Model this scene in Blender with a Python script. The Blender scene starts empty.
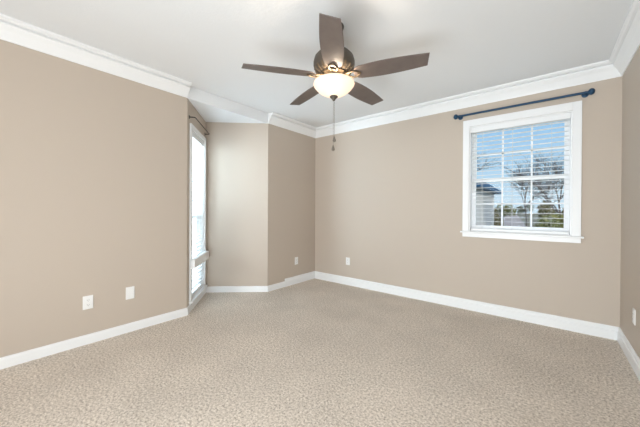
import bpy, bmesh, math, random
from mathutils import Vector, Matrix
C = bpy.context.scene
col = C.collection
random.seed(7)

# ---------------------------------------------------------------- camera
TH, PITCH, ROLL = 0.6787634, -0.0043769, 0.0054287
EYE = 1.15
s_, c_ = math.sin(TH), math.cos(TH)
f0 = Vector((-s_, c_, 0)); r0 = Vector((c_, s_, 0)); u0 = Vector((0, 0, 1))
F = f0*math.cos(PITCH) + u0*math.sin(PITCH)
up = -f0*math.sin(PITCH) + u0*math.cos(PITCH)
R = r0*math.cos(ROLL) + up*math.sin(ROLL)
U = -r0*math.sin(ROLL) + up*math.cos(ROLL)
cd = bpy.data.cameras.new('camera'); cam = bpy.data.objects.new('camera', cd); col.objects.link(cam)
M = Matrix((R, U, -F)).transposed().to_4x4(); M.translation = Vector((0, 0, EYE))
cam.matrix_world = M
cd.sensor_width = 36; cd.lens = 280.92/640*36; cd.shift_y = -2.63/640; cd.clip_start = 0.02; cd.clip_end = 500
C.camera = cam

# ---------------------------------------------------------------- sky, sun, fill lamps, exposure
w = bpy.data.worlds.new('sky'); C.world = w; w.use_nodes = True
nt = w.node_tree; nt.nodes.clear()
tc = nt.nodes.new('ShaderNodeTexCoord'); sp = nt.nodes.new('ShaderNodeSeparateXYZ')
nt.links.new(tc.outputs['Generated'], sp.inputs[0])
cr = nt.nodes.new('ShaderNodeValToRGB')
e = cr.color_ramp.elements
e[0].position = 0.0; e[0].color = (.62, .74, .86, 1)
e[1].position = .6; e[1].color = (.10, .26, .62, 1)
x = e.new(.10); x.color = (.50, .70, .90, 1)
x = e.new(.32); x.color = (.25, .52, .86, 1)
nt.links.new(sp.outputs['Z'], cr.inputs[0])
nz = nt.nodes.new('ShaderNodeTexNoise'); nz.inputs['Scale'].default_value = 3.0; nz.inputs['Detail'].default_value = 5
nt.links.new(tc.outputs['Generated'], nz.inputs['Vector'])
cl = nt.nodes.new('ShaderNodeValToRGB'); cl.color_ramp.elements[0].position = .5; cl.color_ramp.elements[1].position = .75
nt.links.new(nz.outputs['Fac'], cl.inputs[0])
mx = nt.nodes.new('ShaderNodeMixRGB'); mx.inputs[2].default_value = (.8, .86, .92, 1)
nt.links.new(cl.outputs[0], mx.inputs[0]); nt.links.new(cr.outputs[0], mx.inputs[1])
bg = nt.nodes.new('ShaderNodeBackground'); bg.inputs[1].default_value = 1.0
nt.links.new(mx.outputs[0], bg.inputs[0])
wo = nt.nodes.new('ShaderNodeOutputWorld'); nt.links.new(bg.outputs[0], wo.inputs[0])

def look(o, loc, target):
    o.location = loc
    o.rotation_euler = (Vector(target)-Vector(loc)).to_track_quat('-Z', 'Y').to_euler()
def lamp(name, kind, energy, color, loc, target, size=None, size_y=None):
    d = bpy.data.lights.new(name, kind); d.energy = energy; d.color = color
    if kind == 'AREA':
        d.shape = 'RECTANGLE'; d.size = size; d.size_y = size_y or size
    o = bpy.data.objects.new(name, d); col.objects.link(o); look(o, loc, target); return o
sun = lamp('sun', 'SUN', 2.0, (1, .93, .82), (6, -5, 8), (0, 0, 2)); sun.data.angle = math.radians(1.5)
look(sun, (8.5, -5.5, 6), (0, 0, 0))
# unseen fill lamps added behind the camera; the first stands in for house light
lamp('rear_fill', 'AREA', 160, (.88, .95, 1.0), (-.7, -5.8, 1.4), (-1.3, 2.5, 1.2), 2.2, 2.0)
lamp('ceiling_bounce_fill', 'AREA', 62, (.87, .95, 1.0), (-.4, -.6, .4), (-1.35, 3.3, 2.48), 1.3, .9)  # added up-light, brightens the far ceiling like a bounced flash
# added area lamps standing in for daylight at the tall corner and back windows
DAY_BAY = (235, (.68, .85, 1.0))
DAY_BACK = (480, (.84, .93, 1.0))
C.view_settings.view_transform = 'Standard'; C.view_settings.look = 'None'
C.view_settings.exposure = 0.05; C.view_settings.gamma = 1; C.view_settings.use_curve_mapping = False

# ---------------------------------------------------------------- materials
def mat(name, color, rough=.6, metal=0, noise=None, bump=None, spec=None, emit=None, mixc=None):
    m = bpy.data.materials.new(name); m.use_nodes = True
    n = m.node_tree; b = n.nodes['Principled BSDF']
    b.inputs['Base Color'].default_value = (*color, 1); b.inputs['Roughness'].default_value = rough
    b.inputs['Metallic'].default_value = metal
    if spec is not None: b.inputs['Specular IOR Level'].default_value = spec
    t = n.nodes.new('ShaderNodeTexCoord')
    if mixc:
        sc, amt, c2 = mixc
        q = n.nodes.new('ShaderNodeTexNoise'); q.inputs['Scale'].default_value = sc; q.inputs['Detail'].default_value = 3
        n.links.new(t.outputs['Object'], q.inputs['Vector'])
        rr = n.nodes.new('ShaderNodeValToRGB')
        rr.color_ramp.elements[0].position = .5-amt; rr.color_ramp.elements[1].position = .5+amt
        rr.color_ramp.elements[0].color = (*color, 1); rr.color_ramp.elements[1].color = (*c2, 1)
        n.links.new(q.outputs['Fac'], rr.inputs[0]); n.links.new(rr.outputs[0], b.inputs['Base Color'])
    if bump:
        sc, st, dist = bump
        q = n.nodes.new('ShaderNodeTexNoise'); q.inputs['Scale'].default_value = sc; q.inputs['Detail'].default_value = 2
        n.links.new(t.outputs['Object'], q.inputs['Vector'])
        bp = n.nodes.new('ShaderNodeBump'); bp.inputs['Strength'].default_value = st; bp.inputs['Distance'].default_value = dist
        n.links.new(q.outputs['Fac'], bp.inputs['Height']); n.links.new(bp.outputs[0], b.inputs['Normal'])
    if emit:
        b.inputs['Emission Color'].default_value = (*emit[0], 1); b.inputs['Emission Strength'].default_value = emit[1]
    return m
WALL = mat('tan_wall_paint', (.54, .460, .385), .55, spec=.25, bump=(90, .05, .002))
CEIL = mat('ceiling_paint', (.80, .81, .82), .8, spec=.15, bump=(45, .25, .004))
TRIM = mat('white_trim_paint', (.86, .86, .86), .35)
BLIND = mat('white_blind_vinyl', (.86, .86, .86), .4)
CORD = mat('white_cord', (.7, .7, .68), .8)
PLATE = mat('white_plastic_plate', (.86, .85, .83), .35)
SLOT = mat('dark_slot', (.05, .05, .05), .6)
NAVY = mat('dark_blue_metal', (.012, .055, .115), .45, .3)
BLACK = mat('black_rod_metal', (.02, .018, .016), .4, .6)
BRONZE = mat('brushed_bronze', (.13, .11, .09), .5, .8)
BRASS = mat('antique_brass', (.17, .125, .08), .5, .7)
BLADE = mat('weathered_brown_blade', (.115, .088, .078), .45, mixc=(14, .3, (.15, .12, .105)))
CHAIN = mat('chain_metal', (.22, .19, .16), .4, .8)

def carpet():
    m = bpy.data.materials.new('beige_carpet'); m.use_nodes = True
    n = m.node_tree; b = n.nodes['Principled BSDF']; b.inputs['Roughness'].default_value = .95
    b.inputs['Specular IOR Level'].default_value = .1
    t = n.nodes.new('ShaderNodeTexCoord')
    def noise(sc, det):
        q = n.nodes.new('ShaderNodeTexNoise'); q.inputs['Scale'].default_value = sc; q.inputs['Detail'].default_value = det
        n.links.new(t.outputs['Object'], q.inputs['Vector']); return q
    a = noise(72, 6); a.inputs['Roughness'].default_value = .85
    r = n.nodes.new('ShaderNodeValToRGB')
    r.color_ramp.elements[0].position = .38; r.color_ramp.elements[0].color = (.30, .245, .195, 1)
    r.color_ramp.elements[1].position = .62; r.color_ramp.elements[1].color = (.97, .89, .805, 1)
    k = r.color_ramp.elements.new(.49); k.color = (.68, .592, .503, 1)
    n.links.new(a.outputs['Fac'], r.inputs[0])
    g = noise(2.2, 3); r2 = n.nodes.new('ShaderNodeValToRGB')
    r2.color_ramp.elements[0].position = .35; r2.color_ramp.elements[0].color = (.93, .93, .93, 1)
    r2.color_ramp.elements[1].position = .65; r2.color_ramp.elements[1].color = (1.04, 1.04, 1.04, 1)
    n.links.new(g.outputs['Fac'], r2.inputs[0])
    mm = n.nodes.new('ShaderNodeMixRGB'); mm.blend_type = 'MULTIPLY'; mm.inputs[0].default_value = 1
    n.links.new(r.outputs[0], mm.inputs[1]); n.links.new(r2.outputs[0], mm.inputs[2]); n.links.new(mm.outputs[0], b.inputs['Base Color'])
    bp = n.nodes.new('ShaderNodeBump'); bp.inputs['Strength'].default_value = .25; bp.inputs['Distance'].default_value = .003
    n.links.new(a.outputs['Fac'], bp.inputs['Height']); n.links.new(bp.outputs[0], b.inputs['Normal'])
    return m
CARPET = carpet()
def glassmat():
    m = bpy.data.materials.new('window_glass'); m.use_nodes = True; n = m.node_tree; n.nodes.clear()
    o = n.nodes.new('ShaderNodeOutputMaterial'); mixs = n.nodes.new('ShaderNodeMixShader')
    tr = n.nodes.new('ShaderNodeBsdfTransparent'); tr.inputs[0].default_value = (.96, .98, .97, 1)
    gl = n.nodes.new('ShaderNodeBsdfGlossy'); gl.inputs['Roughness'].default_value = .02
    mixs.inputs[0].default_value = .002
    n.links.new(tr.outputs[0], mixs.inputs[1]); n.links.new(gl.outputs[0], mixs.inputs[2]); n.links.new(mixs.outputs[0], o.inputs[0])
    return m
GLASS = glassmat()
def shademat():
    m = bpy.data.materials.new('frosted_lamp_glass'); m.use_nodes = True; n = m.node_tree; n.nodes.clear()
    o = n.nodes.new('ShaderNodeOutputMaterial'); ad = n.nodes.new('ShaderNodeAddShader'); mi = n.nodes.new('ShaderNodeMixShader')
    df = n.nodes.new('ShaderNodeBsdfDiffuse'); df.inputs[0].default_value = (.8, .76, .7, 1)
    tl = n.nodes.new('ShaderNodeBsdfTranslucent'); tl.inputs[0].default_value = (.22, .18, .13, 1)
    em = n.nodes.new('ShaderNodeEmission'); em.inputs[0].default_value = (1, .84, .66, 1); em.inputs[1].default_value = .62
    mi.inputs[0].default_value = .5
    n.links.new(df.outputs[0], mi.inputs[1]); n.links.new(tl.outputs[0], mi.inputs[2])
    n.links.new(mi.outputs[0], ad.inputs[0]); n.links.new(em.outputs[0], ad.inputs[1]); n.links.new(ad.outputs[0], o.inputs[0])
    return m
SHADE = shademat()

# ---------------------------------------------------------------- mesh helpers
def box(bm, x0, x1, y0, y1, z0, z1, bev=0):
    b = bmesh.new()
    v = [b.verts.new((x, y, z)) for x in (x0, x1) for y in (y0, y1) for z in (z0, z1)]
    for q in ((0, 1, 3, 2), (4, 6, 7, 5), (0, 4, 5, 1), (2, 3, 7, 6), (0, 2, 6, 4), (1, 5, 7, 3)): b.faces.new([v[i] for i in q])
    bmesh.ops.recalc_face_normals(b, faces=b.faces)
    if bev: bmesh.ops.bevel(b, geom=b.edges[:], offset=bev, segments=2, profile=.5, affect='EDGES')
    merge(bm, b)
def merge(bm, b, mtx=None):
    if mtx is not None: b.transform(mtx)
    me = bpy.data.meshes.new('tmp'); b.to_mesh(me); b.free(); bm.from_mesh(me); bpy.data.meshes.remove(me)
def prism(bm, pts, z0, z1):
    b = bmesh.new()
    lo = [b.verts.new((p[0], p[1], z0)) for p in pts]; hi = [b.verts.new((p[0], p[1], z1)) for p in pts]
    b.faces.new(lo); b.faces.new(hi)
    for i in range(len(pts)):
        j = (i+1) % len(pts); b.faces.new([lo[i], lo[j], hi[j], hi[i]])
    bmesh.ops.recalc_face_normals(b, faces=b.faces); merge(bm, b)
def lathe(bm, prof, n=40, mtx=None):
    b = bmesh.new(); rings = []
    for r, z in prof:
        if r < 1e-5: rings.append([b.verts.new((0, 0, z))])
        else: rings.append([b.verts.new((r*math.cos(2*math.pi*i/n), r*math.sin(2*math.pi*i/n), z)) for i in range(n)])
    for a, c in zip(rings, rings[1:]):
        for i in range(n):
            j = (i+1) % n
            if len(a) == 1 and len(c) == 1: continue
            if len(a) == 1: b.faces.new([a[0], c[i], c[j]])
            elif len(c) == 1: b.faces.new([a[i], a[j], c[0]])
            else: b.faces.new([a[i], a[j], c[j], c[i]])
    bmesh.ops.recalc_face_normals(b, faces=b.faces); merge(bm, b, mtx)
def tube(bm, pts, rad, n=10, cap=True):
    b = bmesh.new(); pts = [Vector(p) for p in pts]; rings = []
    if not hasattr(rad, '__len__'): rad = [rad]*len(pts)
    ref = Vector((0, 0, 1))
    for i, p in enumerate(pts):
        d = (pts[min(i+1, len(pts)-1)]-pts[max(i-1, 0)]).normalized()
        r = ref if abs(d.dot(ref)) < .9 else Vector((1, 0, 0))
        a = d.cross(r).normalized(); c = d.cross(a).normalized()
        if rings and a.dot(pa) < 0: a, c = -a, -c
        pa = a
        rings.append([b.verts.new(p+(a*math.cos(2*math.pi*k/n)+c*math.sin(2*math.pi*k/n))*rad[i]) for k in range(n)])
    for q, r in zip(rings, rings[1:]):
        for k in range(n): b.faces.new([q[k], q[(k+1) % n], r[(k+1) % n], r[k]])
    if cap: b.faces.new(rings[0]); b.faces.new(rings[-1])
    bmesh.ops.recalc_face_normals(b, faces=b.faces); merge(bm, b)
def obj(name, bm, m, parent=None, smooth=False):
    me = bpy.data.meshes.new(name); bm.to_mesh(me); bm.free()
    if smooth:
        for p in me.polygons: p.use_smooth = True
        try: me.set_sharp_from_angle(angle=math.radians(38))
        except Exception: pass
    me.materials.append(m)
    o = bpy.data.objects.new(name, me); col.objects.link(o); o.parent = parent; return o
def empty(name, loc=(0, 0, 0), rz=0):
    o = bpy.data.objects.new(name, None); col.objects.link(o); o.location = loc; o.rotation_euler = (0, 0, rz)
    o.empty_display_size = .05; return o
def tag(o, label, cat, group=None):
    o['label'] = label; o['category'] = cat
    if group: o['group'] = group
    return o
def struct(o): o['kind'] = 'structure'; return o

# ---------------------------------------------------------------- room outline
dL, dB, dR, E1, C1, DX, DY, HC, H = 3.028, 3.622, .515, 1.462, 2.595, -3.661, 2.024, 2.347, 2.487
YF = -6.0; T = .14
P = [Vector(q) for q in ((-dL, YF), (-dL, E1), (DX, DY), (-dL, C1), (-dL, dB), (dR, dB), (dR, YF))]
NP = len(P)
def rn(a, b):
    d = (b-a).normalized(); return Vector((d.y, -d.x))
def off(i, d):     # vertex i of the closed outline, moved d into the room (mitred)
    a, b, c = P[(i-1) % NP], P[i], P[(i+1) % NP]
    n1, n2 = rn(a, b), rn(b, c)
    return b + (n1+n2)/(1+n1.dot(n2))*d
def wall(name, i, hole=None):
    j = (i+1) % NP; a, b = P[i], P[j]; ao, bo = off(i, -T), off(j, -T); bm = bmesh.new()
    if not hole: prism(bm, [a, b, bo, ao], 0, H)
    else:
        s0, s1, z0, z1 = hole; u = (b-a).normalized(); n = rn(a, b)
        q0, q1 = a+u*s0, a+u*s1; q0o, q1o = q0-n*T, q1-n*T
        prism(bm, [a, q0, q0o, ao], 0, H); prism(bm, [q1, b, bo, q1o], 0, H)
        if z0 > .01: prism(bm, [q0, q1, q1o, q0o], 0, z0)
        prism(bm, [q0, q1, q1o, q0o], z1, H)
        bmesh.ops.remove_doubles(bm, verts=bm.verts, dist=1e-5)
    return struct(obj(name, bm, WALL))
BAYH = (.130, .748, .115, 2.055)           # opening in the angled window wall (along, along, low, high)
BACKH = (-.700+dL, .188+dL, .905, 2.115)  # opening in the back wall
wall('wall_left', 0); wall('wall_bay_left', 1, BAYH); wall('wall_bay_right', 2); wall('wall_left_far', 3)
wall('wall_back', 4, BACKH); wall('wall_right', 5); wall('wall_front', 6)
outer = [off(i, -T) for i in range(NP)]
bm = bmesh.new(); prism(bm, outer, -.12, 0); struct(obj('floor', bm, CARPET))
bm = bmesh.new(); prism(bm, outer, H, H+.12); struct(obj('ceiling', bm, CEIL))
# dropped white ceiling of the corner recess
bm = bmesh.new(); prism(bm, [P[1], P[2], P[3]], HC, H); struct(obj('trim_1', bm, CEIL))

def sweep(name, i, prof, m, a0=None, a1=None):
    """profile (distance into room, z) along outline side i; a0/a1 cut an end square at that distance along"""
    j = (i+1) % NP; u = (P[j]-P[i]).normalized(); n = rn(P[i], P[j]); bm = bmesh.new()
    A, B = [], []
    for d, z in prof:
        pa = off(i, d) if a0 is None else P[i]+u*a0+n*d
        pb = off(j, d) if a1 is None else P[i]+u*a1+n*d
        A.append(bm.verts.new((pa.x, pa.y, z))); B.append(bm.verts.new((pb.x, pb.y, z)))
    for k in range(len(prof)):
        l = (k+1) % len(prof); bm.faces.new([A[k], A[l], B[l], B[k]])
    bm.faces.new(A); bm.faces.new(B); bmesh.ops.recalc_face_normals(bm, faces=bm.faces)
    return struct(obj(name, bm, m))
crown = [(0, HC), (.008, HC), (.012, HC+.012), (.022, HC+.030), (.040, HC+.060), (.062, HC+.086), (.066, HC+.092),
         (.066, HC+.098), (.056, HC+.100), (.056, HC+.108), (.080, HC+.112), (.088, HC+.120), (.096, HC+.124), (.096, H), (0, H)]
sweep('trim_2', 0, crown, TRIM, a1=E1-YF-.0)
sweep('trim_3', 3, crown, TRIM, a0=0)
sweep('trim_4', 4, crown, TRIM); sweep('trim_5', 5, crown, TRIM); sweep('trim_6', 6, crown, TRIM)
low = [(0, 0), (.014, 0), (.014, .066), (.009, .079), (0, .081)]
tall = [(0, 0), (.018, 0), (.018, .078), (.012, .084), (.012, .104), (.006, .116), (0, .118)]
CUT = .33
sweep('baseboard_left', 0, low, TRIM); sweep('baseboard_bay_left', 1, low, TRIM); sweep('baseboard_bay_right', 2, low, TRIM)
sweep('baseboard_left_mid', 3, low, TRIM, a1=CUT); sweep('baseboard_left_far', 3, tall, TRIM, a0=CUT)
sweep('baseboard_back', 4, tall, TRIM); sweep('baseboard_right', 5, tall, TRIM); sweep('baseboard_front', 6, low, TRIM)

# ---------------------------------------------------------------- windows (local x along wall, y outward, z up)
def wall_frame(i):
    a, b = P[i], P[(i+1) % NP]; u = (b-a).normalized(); return (a.x, a.y, 0), math.atan2(u.y, u.x)
def window(name, i, hole, cw, head, stool_z, apron_z, cols, rows, ears=.02, meet=None):
    loc, rz = wall_frame(i); w = struct(empty(name, loc, rz)); s0, s1, z0, z1 = hole
    bm = bmesh.new(); ct = .02   # casing on the room face
    box(bm, s0-cw, s0, -ct, 0, stool_z, z1+head, .003); box(bm, s1, s1+cw, -ct, 0, stool_z, z1+head, .003)
    box(bm, s0, s1, -ct, 0, z1, z1+head, .003)
    obj('casing', bm, TRIM, w)
    bm = bmesh.new()
    box(bm, s0-cw-ears, s1+cw+ears, -.042, 0, stool_z-.018, stool_z, .004); obj('window_sill', bm, TRIM, w)
    bm = bmesh.new(); box(bm, s0-cw, s1+cw, -.018, 0, apron_z, stool_z-.018, .003); obj('apron', bm, TRIM, w)
    bm = bmesh.new(); jt = .012  # jamb boards lining the opening
    box(bm, s0, s0+jt, 0, T, z0, z1); box(bm, s1-jt, s1, 0, T, z0, z1)
    box(bm, s0+jt, s1-jt, 0, T, z1-jt, z1); box(bm, s0+jt, s1-jt, 0, T, z0, z0+jt); obj('jamb', bm, TRIM, w)
    zm = meet if meet else (z0+z1)/2
    for nm, a, b, y in (('upper_sash', zm-.02, z1-jt, .105), ('lower_sash', z0+jt, zm+.022, .078)):
        bm = bmesh.new(); fw = .042; bot = .016 if nm == 'lower_sash' else 0; x0, x1 = s0+jt, s1-jt
        box(bm, x0, x0+fw, y, y+.025, a, b); box(bm, x1-fw, x1, y, y+.025, a, b)
        box(bm, x0+fw, x1-fw, y, y+.025, b-fw, b); box(bm, x0+fw, x1-fw, y, y+.025, a, a+fw+bot)
        s = obj(nm, bm, TRIM, w)
        bm = bmesh.new(); gx0, gx1, gz0, gz1 = x0+fw, x1-fw, a+fw+bot, b-fw
        for k in range(1, cols):
            x = gx0+(gx1-gx0)*k/cols; box(bm, x-.008, x+.008, y+.005, y+.021, gz0, gz1)
        for k in range(1, rows):
            z = gz0+(gz1-gz0)*k/rows; box(bm, gx0, gx1, y+.005, y+.021, z-.008, z+.008)
        if cols > 1 or rows > 1: obj('muntins', bm, TRIM, s)
        else: bm.free()
        bm = bmesh.new(); box(bm, gx0, gx1, y+.0105, y+.0145, gz0, gz1); obj('glass_pane', bm, GLASS, s)
    return w
window('window_1', 4, BACKH, .066, .077, .911, .845, 3, 2, meet=1.497)
window('window_2', 1, BAYH, .045, .05, .118, .082, 1, 1, ears=.012, meet=1.05)

def blind(i, hole, z_lo, spacing, tilt, label, cords, chord=.048, y=.034):
    loc, rz = wall_frame(i); t = empty('venetian_blind', loc, rz); s0, s1, z0, z1 = hole
    a, b = s0+.016, s1-.016
    bm = bmesh.new(); box(bm, a, b, .008, .058, z1-.062, z1-.014, .003)
    box(bm, a-.002, b+.002, .001, .008, z1-.070, z1-.0135, .002); obj('headrail', bm, BLIND, t)
    bm = bmesh.new(); z = z1-.078-.012; ct, st = math.cos(tilt), math.sin(tilt)
    while z > z_lo+.035:
        sl = bmesh.new(); n = 4; top = []; bot = []
        for k in range(n+1):
            q = (k/n-.5)*chord; arch = .0014*(1-(2*k/n-1)**2)
            top.append((q, arch+.0010)); bot.append((q, arch-.0010))
        loop = top+bot[::-1]
        vs = [[sl.verts.new((X, y+q*ct-h*st, z+q*st+h*ct)) for q, h in loop] for X in (a+.004, b-.004)]
        m = len(loop)
        for k in range(m): sl.faces.new([vs[0][k], vs[0][(k+1) % m], vs[1][(k+1) % m], vs[1][k]])
        sl.faces.new(vs[0]); sl.faces.new(vs[1]); bmesh.ops.recalc_face_normals(sl, faces=sl.faces); merge(bm, sl)
        z -= spacing
    obj('slats', bm, BLIND, t)
    bm = bmesh.new(); box(bm, a+.002, b-.002, y-.026, y+.026, z_lo, z_lo+.028, .004); obj('bottom_rail', bm, BLIND, t)
    for q in cords:
        X = a+(b-a)*q; bm = bmesh.new()
        tube(bm, [(X, y-.027, z1-.06), (X, y-.027, z_lo+.02)], .0012, 6); tube(bm, [(X, y+.027, z1-.06), (X, y+.027, z_lo+.02)], .0012, 6)
        obj('ladder_cord', bm, CORD, t)
    return tag(t, label, 'blind')
b1 = blind(4, BACKH, BACKH[2]+.013, .0475, math.radians(-1), 'white venetian blind with open slats lowered over the square window on the back wall', (.13, .46, .84))
b2 = blind(1, BAYH, BAYH[2]+.014, .0475, math.radians(-14), 'bright white venetian blind in the tall narrow window of the angled corner wall', (.2, .8))
wl, wr = wall_frame(4)
bm = bmesh.new(); tube(bm, [(BACKH[0]+.035, .004, 2.04), (BACKH[0]+.036, -.004, 1.6), (BACKH[0]+.037, -.004, 1.35)], .004, 8)
obj('tilt_wand', bm, CORD, b1, True)

# boxed white rail across the tall window
loc, rz = wall_frame(1); t = empty('window_rail', loc, rz)
bm = bmesh.new(); box(bm, .078, .775, -.062, -.021, .482, .588, .004); obj('rail_board', bm, TRIM, t)
for q in (.086, .752):
    bm = bmesh.new(); box(bm, q, q+.018, -.0208, -.0202, .50, .57); obj('mounting_plate', bm, TRIM, t)
tag(t, 'plain white horizontal rail fixed low across the tall narrow corner window', 'rail')

# ---------------------------------------------------------------- curtain rods
t = empty('curtain_rod', (0, dB, 0))
ax, bx_, zr, dd = -.815, .292, 2.243, -.065
bm = bmesh.new(); tube(bm, [(ax, dd, zr), (bx_, dd, zr)], .0115, 14); obj('rod', bm, NAVY, t, True)
for x, sg in ((ax, -1), (bx_, 1)):
    bm = bmesh.new(); lathe(bm, [(0, -.004), (.014, -.004), (.016, 0), (.026, .008), (.030, .020), (.026, .033), (.014, .042), (0, .044)], 20,
          Matrix.Translation((x, dd, zr)) @ Matrix.Rotation(sg*math.pi/2, 4, 'Y')); obj('finial', bm, NAVY, t, True)
    bm = bmesh.new(); X = x-sg*.018
    lathe(bm, [(0, 0), (.026, 0), (.026, .005), (.02, .008), (0, .008)], 24, Matrix.Translation((X, 0, zr)) @ Matrix.Rotation(math.pi/2, 4, 'X'))
    tube(bm, [(X, -.006, zr), (X, dd-.002, zr)], .0065, 10)
    lathe(bm, [(.0097, -.008), (.0135, -.008), (.0135, .008), (.0097, .008), (.0097, -.008)], 16, Matrix.Translation((X, dd, zr)) @ Matrix.Rotation(math.pi/2, 4, 'Y'))
    obj('bracket', bm, NAVY, t, True)
tag(t, 'dark blue metal curtain rod with round finials above the square back window', 'curtain rod', )
loc, rz = wall_frame(1); t = empty('curtain_rod', loc, rz)
z = 2.165; a, b, d = .068, .785, -.062
pts = [(a, -.004, z), (a, d+.02, z), (a+.006, d+.006, z), (a+.02, d, z), (b-.02, d, z), (b-.006, d+.006, z), (b, d+.02, z), (b, -.004, z)]
bm = bmesh.new(); tube(bm, pts, .0055, 10); obj('rod', bm, BLACK, t, True)
for X in (a, b):
    bm = bmesh.new(); box(bm, X-.009, X+.009, -.004, 0, z-.02, z+.02, .001); obj('bracket', bm, BLACK, t)
tag(t, 'thin black wraparound curtain rod above the tall narrow corner window', 'curtain rod')

# ---------------------------------------------------------------- wall plates
def plate(name, loc, rz, label, cat, kind):
    """local x along wall, -y into room"""
    t = empty(name, loc, rz)
    bm = bmesh.new(); box(bm, -.035, .035, -.006, 0, -.057, .057, .0022); obj('cover_plate', bm, PLATE, t)
    if kind == 'outlet':
        for sz in (-.0195, .0195):
            bm = bmesh.new(); box(bm, -.0165, .0165, -.0085, -.0058, sz-.014, sz+.014, .002); r = obj('receptacle', bm, PLATE, t)
            bm = bmesh.new(); box(bm, -.0075, -.0055, -.0088, -.0084, sz-.003, sz+.006); box(bm, .0055, .0075, -.0088, -.0084, sz-.003, sz+.005)
            box(bm, -.002, .002, -.0088, -.0084, sz-.010, sz-.006); obj('slots', bm, SLOT, r)
        scr = (0,)
    else: scr = (-.042, .042)
    for sz in scr:
        bm = bmesh.new(); lathe(bm, [(0, .0012), (.003, .0008), (.0034, 0), (0, 0)], 12, Matrix.Translation((0, -.006, sz)) @ Matrix.Rotation(math.pi/2, 4, 'X')); obj('screw', bm, PLATE, t)
    return tag(t, label, cat)
ql = math.pi/2
plate('wall_outlet', (-dL, .62, .352), ql, 'white double outlet on the long left tan wall beside the blank plate', 'outlet', 'outlet')
plate('blank_wall_plate', (-dL, .930, .362), ql, 'blank cream wall plate on the long left tan wall right of the outlet', 'wall plate', 'blank')
plate('wall_outlet', (-dL, 3.172, .352), ql, 'small white outlet on the short tan wall between corner recess and back wall', 'outlet', 'outlet')
plate('wall_outlet', (-2.365, dB, .362), 0, 'white outlet low on the back wall near the far left corner', 'outlet', 'outlet')
plate('wall_outlet', (dR, 3.095, .368), -ql, 'white outlet on the right wall at the edge of the photo', 'outlet', 'outlet')

# ---------------------------------------------------------------- ceiling fan
FX, FY = -1.215, 1.66
fan = empty('ceiling_fan', (FX, FY, H))
def fz(z): return z-H
bm = bmesh.new(); lathe(bm, [(0, 0), (.068, 0), (.070, -.008), (.062, -.035), (.040, -.058), (.018, -.068), (0, -.068)]); obj('canopy', bm, BRONZE, fan, True)
bm = bmesh.new(); lathe(bm, [(.0125, -.06), (.0125, fz(2.315))], 20); obj('downrod', bm, BRONZE, fan, True)
bm = bmesh.new()
lathe(bm, [(0, fz(2.330)), (.03, fz(2.330)), (.034, fz(2.305)), (.075, fz(2.298)), (.118, fz(2.282)), (.142, fz(2.255)), (.150, fz(2.225)), (.150, fz(2.200)),
           (.143, fz(2.185)), (.143, fz(2.178)), (.128, fz(2.160)), (.105, fz(2.146)), (0, fz(2.146))], 56)
mh = obj('motor_housing', bm, BRONZE, fan, True)
bm = bmesh.new()
for k in range(20):
    a = 2*math.pi*k/20
    tube(bm, [(.143*math.cos(a), .143*math.sin(a), fz(2.182)), (.126*math.cos(a), .126*math.sin(a), fz(2.156)), (.104*math.cos(a), .104*math.sin(a), fz(2.143))], .0055, 6)
obj('vent_ribs', bm, BRASS, mh, True)
bm = bmesh.new(); lathe(bm, [(0, fz(2.146)), (.088, fz(2.146)), (.092, fz(2.136)), (.070, fz(2.122)), (.066, fz(2.108)), (.080, fz(2.100)), (.084, fz(2.092)), (.080, fz(2.086)), (.05, fz(2.088)), (0, fz(2.088))], 48)
obj('light_fitter', bm, BRASS, fan, True)
# frosted bowl
zt = 2.080
outerp = [(.136, zt), (.147, zt-.006), (.150, zt-.016), (.145, zt-.028), (.128, zt-.050), (.102, zt-.072), (.072, zt-.090), (.042, zt-.100), (.016, zt-.104)]
innerp = [(r-.004 if r > .02 else r, z+.004) for r, z in outerp][::-1]
bm = bmesh.new(); lathe(bm, [(r, fz(z)) for r, z in outerp+innerp+outerp[:1]], 56); obj('glass_shade', bm, SHADE, fan, True)
bm = bmesh.new(); lathe(bm, [(0, fz(1.9855)), (.016, fz(1.9855)), (.028, fz(1.9785)), (.030, fz(1.9725)), (.022, fz(1.9645)), (.013, fz(1.9565)), (.011, fz(1.9505)), (.006, fz(1.9435)), (0, fz(1.9415))], 28)
fin = obj('bottom_finial', bm, BRONZE, fan, True)
bm = bmesh.new(); tube(bm, [(0, 0, fz(2.09)), (0, 0, fz(1.95))], .004, 8); obj('centre_rod', bm, BRASS, fan, True)
# pull chains
for dx, zb in ((.006, 1.672), (-.004, 1.610)):
    bm = bmesh.new(); zz = 1.934
    tube(bm, [(dx, 0, fz(zz)), (dx, 0, fz(zb))], .0011, 6)
    while zz > zb:
        lathe(bm, [(0, .0019), (.0019, 0), (0, -.0019)], 6, Matrix.Translation((dx, 0, fz(zz)))); zz -= .0055
    ch = obj('pull_chain', bm, CHAIN, fan)
    bm = bmesh.new(); lathe(bm, [(0, .014), (.004, .012), (.005, .006), (.010, -.008), (.0125, -.018), (.010, -.026), (0, -.030)], 16, Matrix.Translation((dx, 0, fz(zb))))
    obj('chain_fob', bm, CHAIN, ch, True)
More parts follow.
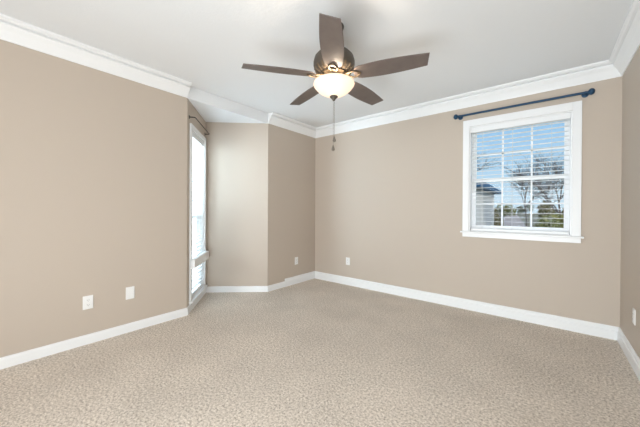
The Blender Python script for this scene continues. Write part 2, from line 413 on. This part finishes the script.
# blades
BZ = fz(2.120)
def blade_mesh():
    bm = bmesh.new(); L0, L1 = .150, .645; N = 22; th = .003
    rows_ = []
    def half(t): return .055 + .019*math.sin(math.pi*min(1, t)**.85)
    for k in range(N+1):
        t = k/N; x = L0+(L1-L0)*t; w = half(t)
        if t < .10: w *= math.sqrt(max(0, 1-(1-t/.10)**2))*.45+.55
        xa = x + (.016 if t > .999 else 0)*0
        rows_.append((x, w))
    vt = []
    for x, w in rows_:
        t = (x-L0)/(L1-L0)
        skew = .016*max(0, (t-.6)/.4)   # tip is cut at a slant
        r = []
        for q in (-1, -.5, 0, .5, 1):
            r.append((x + skew*(-q)*.5*1, q*w))
        vt.append(r)
    top = [[bm.verts.new((x, y, th)) for x, y in r] for r in vt]; bot = [[bm.verts.new((x, y, -th)) for x, y in r] for r in vt]
    for i in range(N):
        for j in range(4):
            bm.faces.new([top[i][j], top[i+1][j], top[i+1][j+1], top[i][j+1]]); bm.faces.new([bot[i][j], bot[i][j+1], bot[i+1][j+1], bot[i+1][j]])
        bm.faces.new([top[i][0], bot[i][0], bot[i+1][0], top[i+1][0]]); bm.faces.new([top[i][4], top[i+1][4], bot[i+1][4], bot[i][4]])
    for j in range(4):
        bm.faces.new([top[0][j], top[0][j+1], bot[0][j+1], bot[0][j]]); bm.faces.new([top[N][j], bot[N][j], bot[N][j+1], top[N][j+1]])
    bmesh.ops.recalc_face_normals(bm, faces=bm.faces)
    return bm
def iron_mesh():
    bm = bmesh.new()
    # forked arm gripping the blade root
    for sg in (-1, 1):
        tube(bm, [(.080, sg*.012, .006), (.110, sg*.018, -.004), (.140, sg*.030, -.009), (.165, sg*.028, -.009), (.188, sg*.014, -.008), (.196, 0, -.008)], [.007, .007, .006, .0055, .005, .005], 8)
    lathe(bm, [(0, -.007), (.012, -.007), (.014, -.003), (.012, 0), (0, 0)], 18, Matrix.Translation((.190, 0, -.004)))
    box(bm, .07, .115, -.018, .018, -.003, .010, .003)
    return bm
first = None
for k in range(5):
    a = math.radians(16.3+72*k); pitch = math.radians(-12)
    if first is None:
        bl = obj('blade', blade_mesh(), BLADE, fan, True)
        md = bl.modifiers.new('bevel', 'BEVEL'); md.width = .0015; md.segments = 2; md.limit_method = 'ANGLE'
        ir = obj('blade_iron', iron_mesh(), BRASS, bl, True); first = (bl, ir)
    else:
        bl = first[0].copy(); col.objects.link(bl); bl.parent = fan
        ir = first[1].copy(); col.objects.link(ir); ir.parent = bl
    bl.rotation_euler = (Matrix.Rotation(a, 3, 'Z') @ Matrix.Rotation(pitch, 3, 'X')).to_euler(); bl.location = (0, 0, BZ)
tag(fan, 'five blade ceiling fan with lit frosted bowl light and brown blades', 'ceiling fan')
d = bpy.data.lights.new('fan_bulb', 'POINT'); d.energy = 10; d.color = (1, .84, .66); d.shadow_soft_size = .045
lo = bpy.data.objects.new('fan_bulb', d); col.objects.link(lo); lo.location = (FX+.03, FY-.03, 2.045)
# area lamp standing in for daylight outside the tall window
i = 1; loc, rz = wall_frame(1); a_, b_ = P[1], P[2]; u = (b_-a_).normalized(); n = rn(a_, b_)
ctr = a_+u*((BAYH[0]+BAYH[1])/2)-n*1.0
lamp('bay_daylight_standin', 'AREA', DAY_BAY[0], DAY_BAY[1], (ctr.x, ctr.y, 2.0), (ctr.x+n.x*1.0, ctr.y+n.y*1.0, 1.75), 1.3, 2.4)

lamp('back_daylight_standin', 'AREA', DAY_BACK[0], DAY_BACK[1], (.6, 8.2, 4.9), (-.26, 3.6, 1.5), 3.5, 2.0)  # lamp added high outside, out of view, to fill through the back window

# ---------------------------------------------------------------- outdoors
GZ = -.55
GRASS = mat('winter_lawn', (.26, .22, .12), .95, mixc=(.6, .15, (.40, .33, .22)))
ROAD = mat('pale_path', (.62, .47, .38), .9, mixc=(3, .3, (.54, .42, .34)))
SIDING = mat('white_siding', (.74, .72, .70), .6)
FASCIA = mat('blue_grey_roof', (.04, .13, .26), .6)
BARK = mat('grey_bark', (.16, .13, .11), .9)
LEAF = mat('evergreen_leaf', (.15, .18, .05), .8, mixc=(5, .2, (.36, .32, .12)))
LEAF2 = mat('dry_leaf', (.26, .20, .09), .8, mixc=(5, .2, (.14, .15, .06)))
LEAF3 = mat('far_leaf', (.13, .17, .10), .9, mixc=(2, .2, (.20, .19, .12)))
bm = bmesh.new(); box(bm, -60, 60, -30, 220, GZ-.2, GZ); struct(obj('ground', bm, GRASS))
bm = bmesh.new(); prism(bm, [(-3.6, 27), (-.9, 27), (-8.6, 130), (-12, 130)], GZ, GZ+.02); struct(obj('path', bm, ROAD))
# neighbouring house wing
nb = empty('neighbouring_house', (-5.55, 13, GZ))
bm = bmesh.new(); box(bm, -3.4, 3.18, 0, 6, 0, 2.72)
for k in range(18): box(bm, -3.4, 3.18, -.012, .001, k*.15+.006, k*.15+.138)
obj('siding_wall', bm, SIDING, nb)
bm = bmesh.new(); box(bm, 3.1, 3.2, -.03, .06, 0, 2.7); obj('corner_board', bm, TRIM, nb)
bm = bmesh.new(); b = bmesh.new()
vv = [b.verts.new(q) for q in ((-3.7, -.35, 2.66), (3.5, -.35, 2.66), (3.5, 6.4, 2.66), (-3.7, 6.4, 2.66), (-3.7, -.35, 2.84), (3.5, -.35, 2.84), (3.5, 6.4, 2.84), (-3.7, 6.4, 2.84), (-3.0, 3, 3.3), (2.9, 3, 3.3))]
for q in ((0, 1, 2, 3), (0, 4, 5, 1), (1, 5, 6, 2), (2, 6, 7, 3), (3, 7, 4, 0), (4, 8, 9, 5), (6, 9, 8, 7), (5, 9, 6), (7, 8, 4)): b.faces.new([vv[i] for i in q])
bmesh.ops.recalc_face_normals(b, faces=b.faces); merge(bm, b); obj('roof', bm, FASCIA, nb)
tag(nb, 'white sided house wing with dark blue eave seen at left through back window', 'house')

def bare_tree(loc, height, seed, label, spread=.55, leaves=0, lm=None):
    rnd = random.Random(seed); t = empty('bare_tree', loc); bm = bmesh.new(); tips = []
    def grow(p, d, ln, r, lev):
        pts = [p]; rr = [r]; q = p.copy(); dd = d.copy()
        for k in range(4):
            dd = (dd+Vector((rnd.uniform(-1, 1), rnd.uniform(-1, 1), rnd.uniform(-.5, .7)))*.16).normalized()
            q = q+dd*ln/4; pts.append(q.copy()); rr.append(r*(1-.11*(k+1)))
            if lev < 4 and k >= (1 if lev else 2):
                for _ in range(2 if lev > 0 else 3):
                    nd = (dd*.7+Vector((rnd.uniform(-1, 1), rnd.uniform(-1, 1), rnd.uniform(-.35, .65)))*spread*1.2).normalized()
                    grow(q.copy(), nd, ln*rnd.uniform(.5, .72), r*(.52 if lev else .45), lev+1)
        tube(bm, pts, rr, 4 if lev > 1 else 7, cap=lev < 2)
        if lev >= 3: tips.append(q.copy())
    grow(Vector((0, 0, 0)), Vector((0, 0, 1)), height*.42, height*.010, 0)
    obj('branches', bm, BARK, t)
    return tag(t, label, 'tree')
def shrub(name, loc, rx, rz_, n, seed, m, label, leaf=.09, cat='shrub', group=None):
    rnd = random.Random(seed); t = empty(name, loc); bm = bmesh.new()
    for _ in range(9):
        a = rnd.uniform(0, 6.28); q = rnd.uniform(.3, .8)
        tube(bm, [(0, 0, 0), (rx*q*.4*math.cos(a), rx*q*.4*math.sin(a), rz_*.5), (rx*q*math.cos(a), rx*q*math.sin(a), rz_*rnd.uniform(.9, 1.5))], [.03, .02, .008], 5)
    obj('stem', bm, BARK, t)
    bm = bmesh.new()
    lumps = [(Vector((rnd.uniform(-.7, .7)*rx, rnd.uniform(-.6, .6)*rx, rnd.uniform(.35, 1.5)*rz_)), rnd.uniform(.25, .5)) for _ in range(12)]
    for _ in range(n):
        cpos, cr_ = rnd.choice(lumps); v = Vector((rnd.gauss(0, 1), rnd.gauss(0, 1), rnd.gauss(0, 1))).normalized()*rnd.uniform(.5, 1)**.5*cr_
        p = cpos+Vector((v.x*rx, v.y*rx, v.z*rz_)); p.z = max(p.z, .03)
        a = Vector((rnd.gauss(0, 1), rnd.gauss(0, 1), rnd.gauss(0, 1))).normalized(); b = a.orthogonal().normalized()
        l = leaf*rnd.uniform(.6, 1.3)
        bm.faces.new([bm.verts.new(p-a*l), bm.verts.new(p+b*l*.45), bm.verts.new(p+a*l), bm.verts.new(p-b*l*.45)])
    obj('foliage', bm, m, t)
    return tag(t, label, cat, group)
bare_tree((.62, 15.2, GZ), 5.0, 3, 'bare branching tree behind the shrubs in the right window panes')
bare_tree((-1.2, 27, GZ), 6.2, 11, 'bare tree standing farther off behind the middle window panes')
bare_tree((-6.6, 24.5, GZ), 8.5, 5, 'bare tree rising behind the roof of the white house')
shrub('shrub', (.5, 12.6, GZ), .72, .95, 3200, 1, LEAF, 'green shrub lowest in the right window panes')
shrub('shrub', (.35, 17.6, GZ), .75, 1.15, 2400, 2, LEAF2, 'tan and olive shrub behind the green shrub at right')
shrub('shrub', (-2.35, 20.6, GZ), .32, 1.1, 1200, 4, LEAF2, 'small dry brown shrub between the white house and pale path')
shrub('evergreen_tree', (-10.4, 112, GZ), 2.6, 2.1, 2200, 6, LEAF, 'rounded green tree beyond the path next to the house', .2, 'tree')
rnd = random.Random(9)
for k in range(11):
    shrub('distant_tree', (-58+k*8.4+rnd.uniform(-.3, .3), 155+rnd.uniform(-3, 3), GZ), 3.1, rnd.uniform(1.9, 3.0), 900, 20+k, LEAF3,
          'hazy tree in the distant tree line beyond the lawn', .34, 'tree', 'distant trees on the horizon')
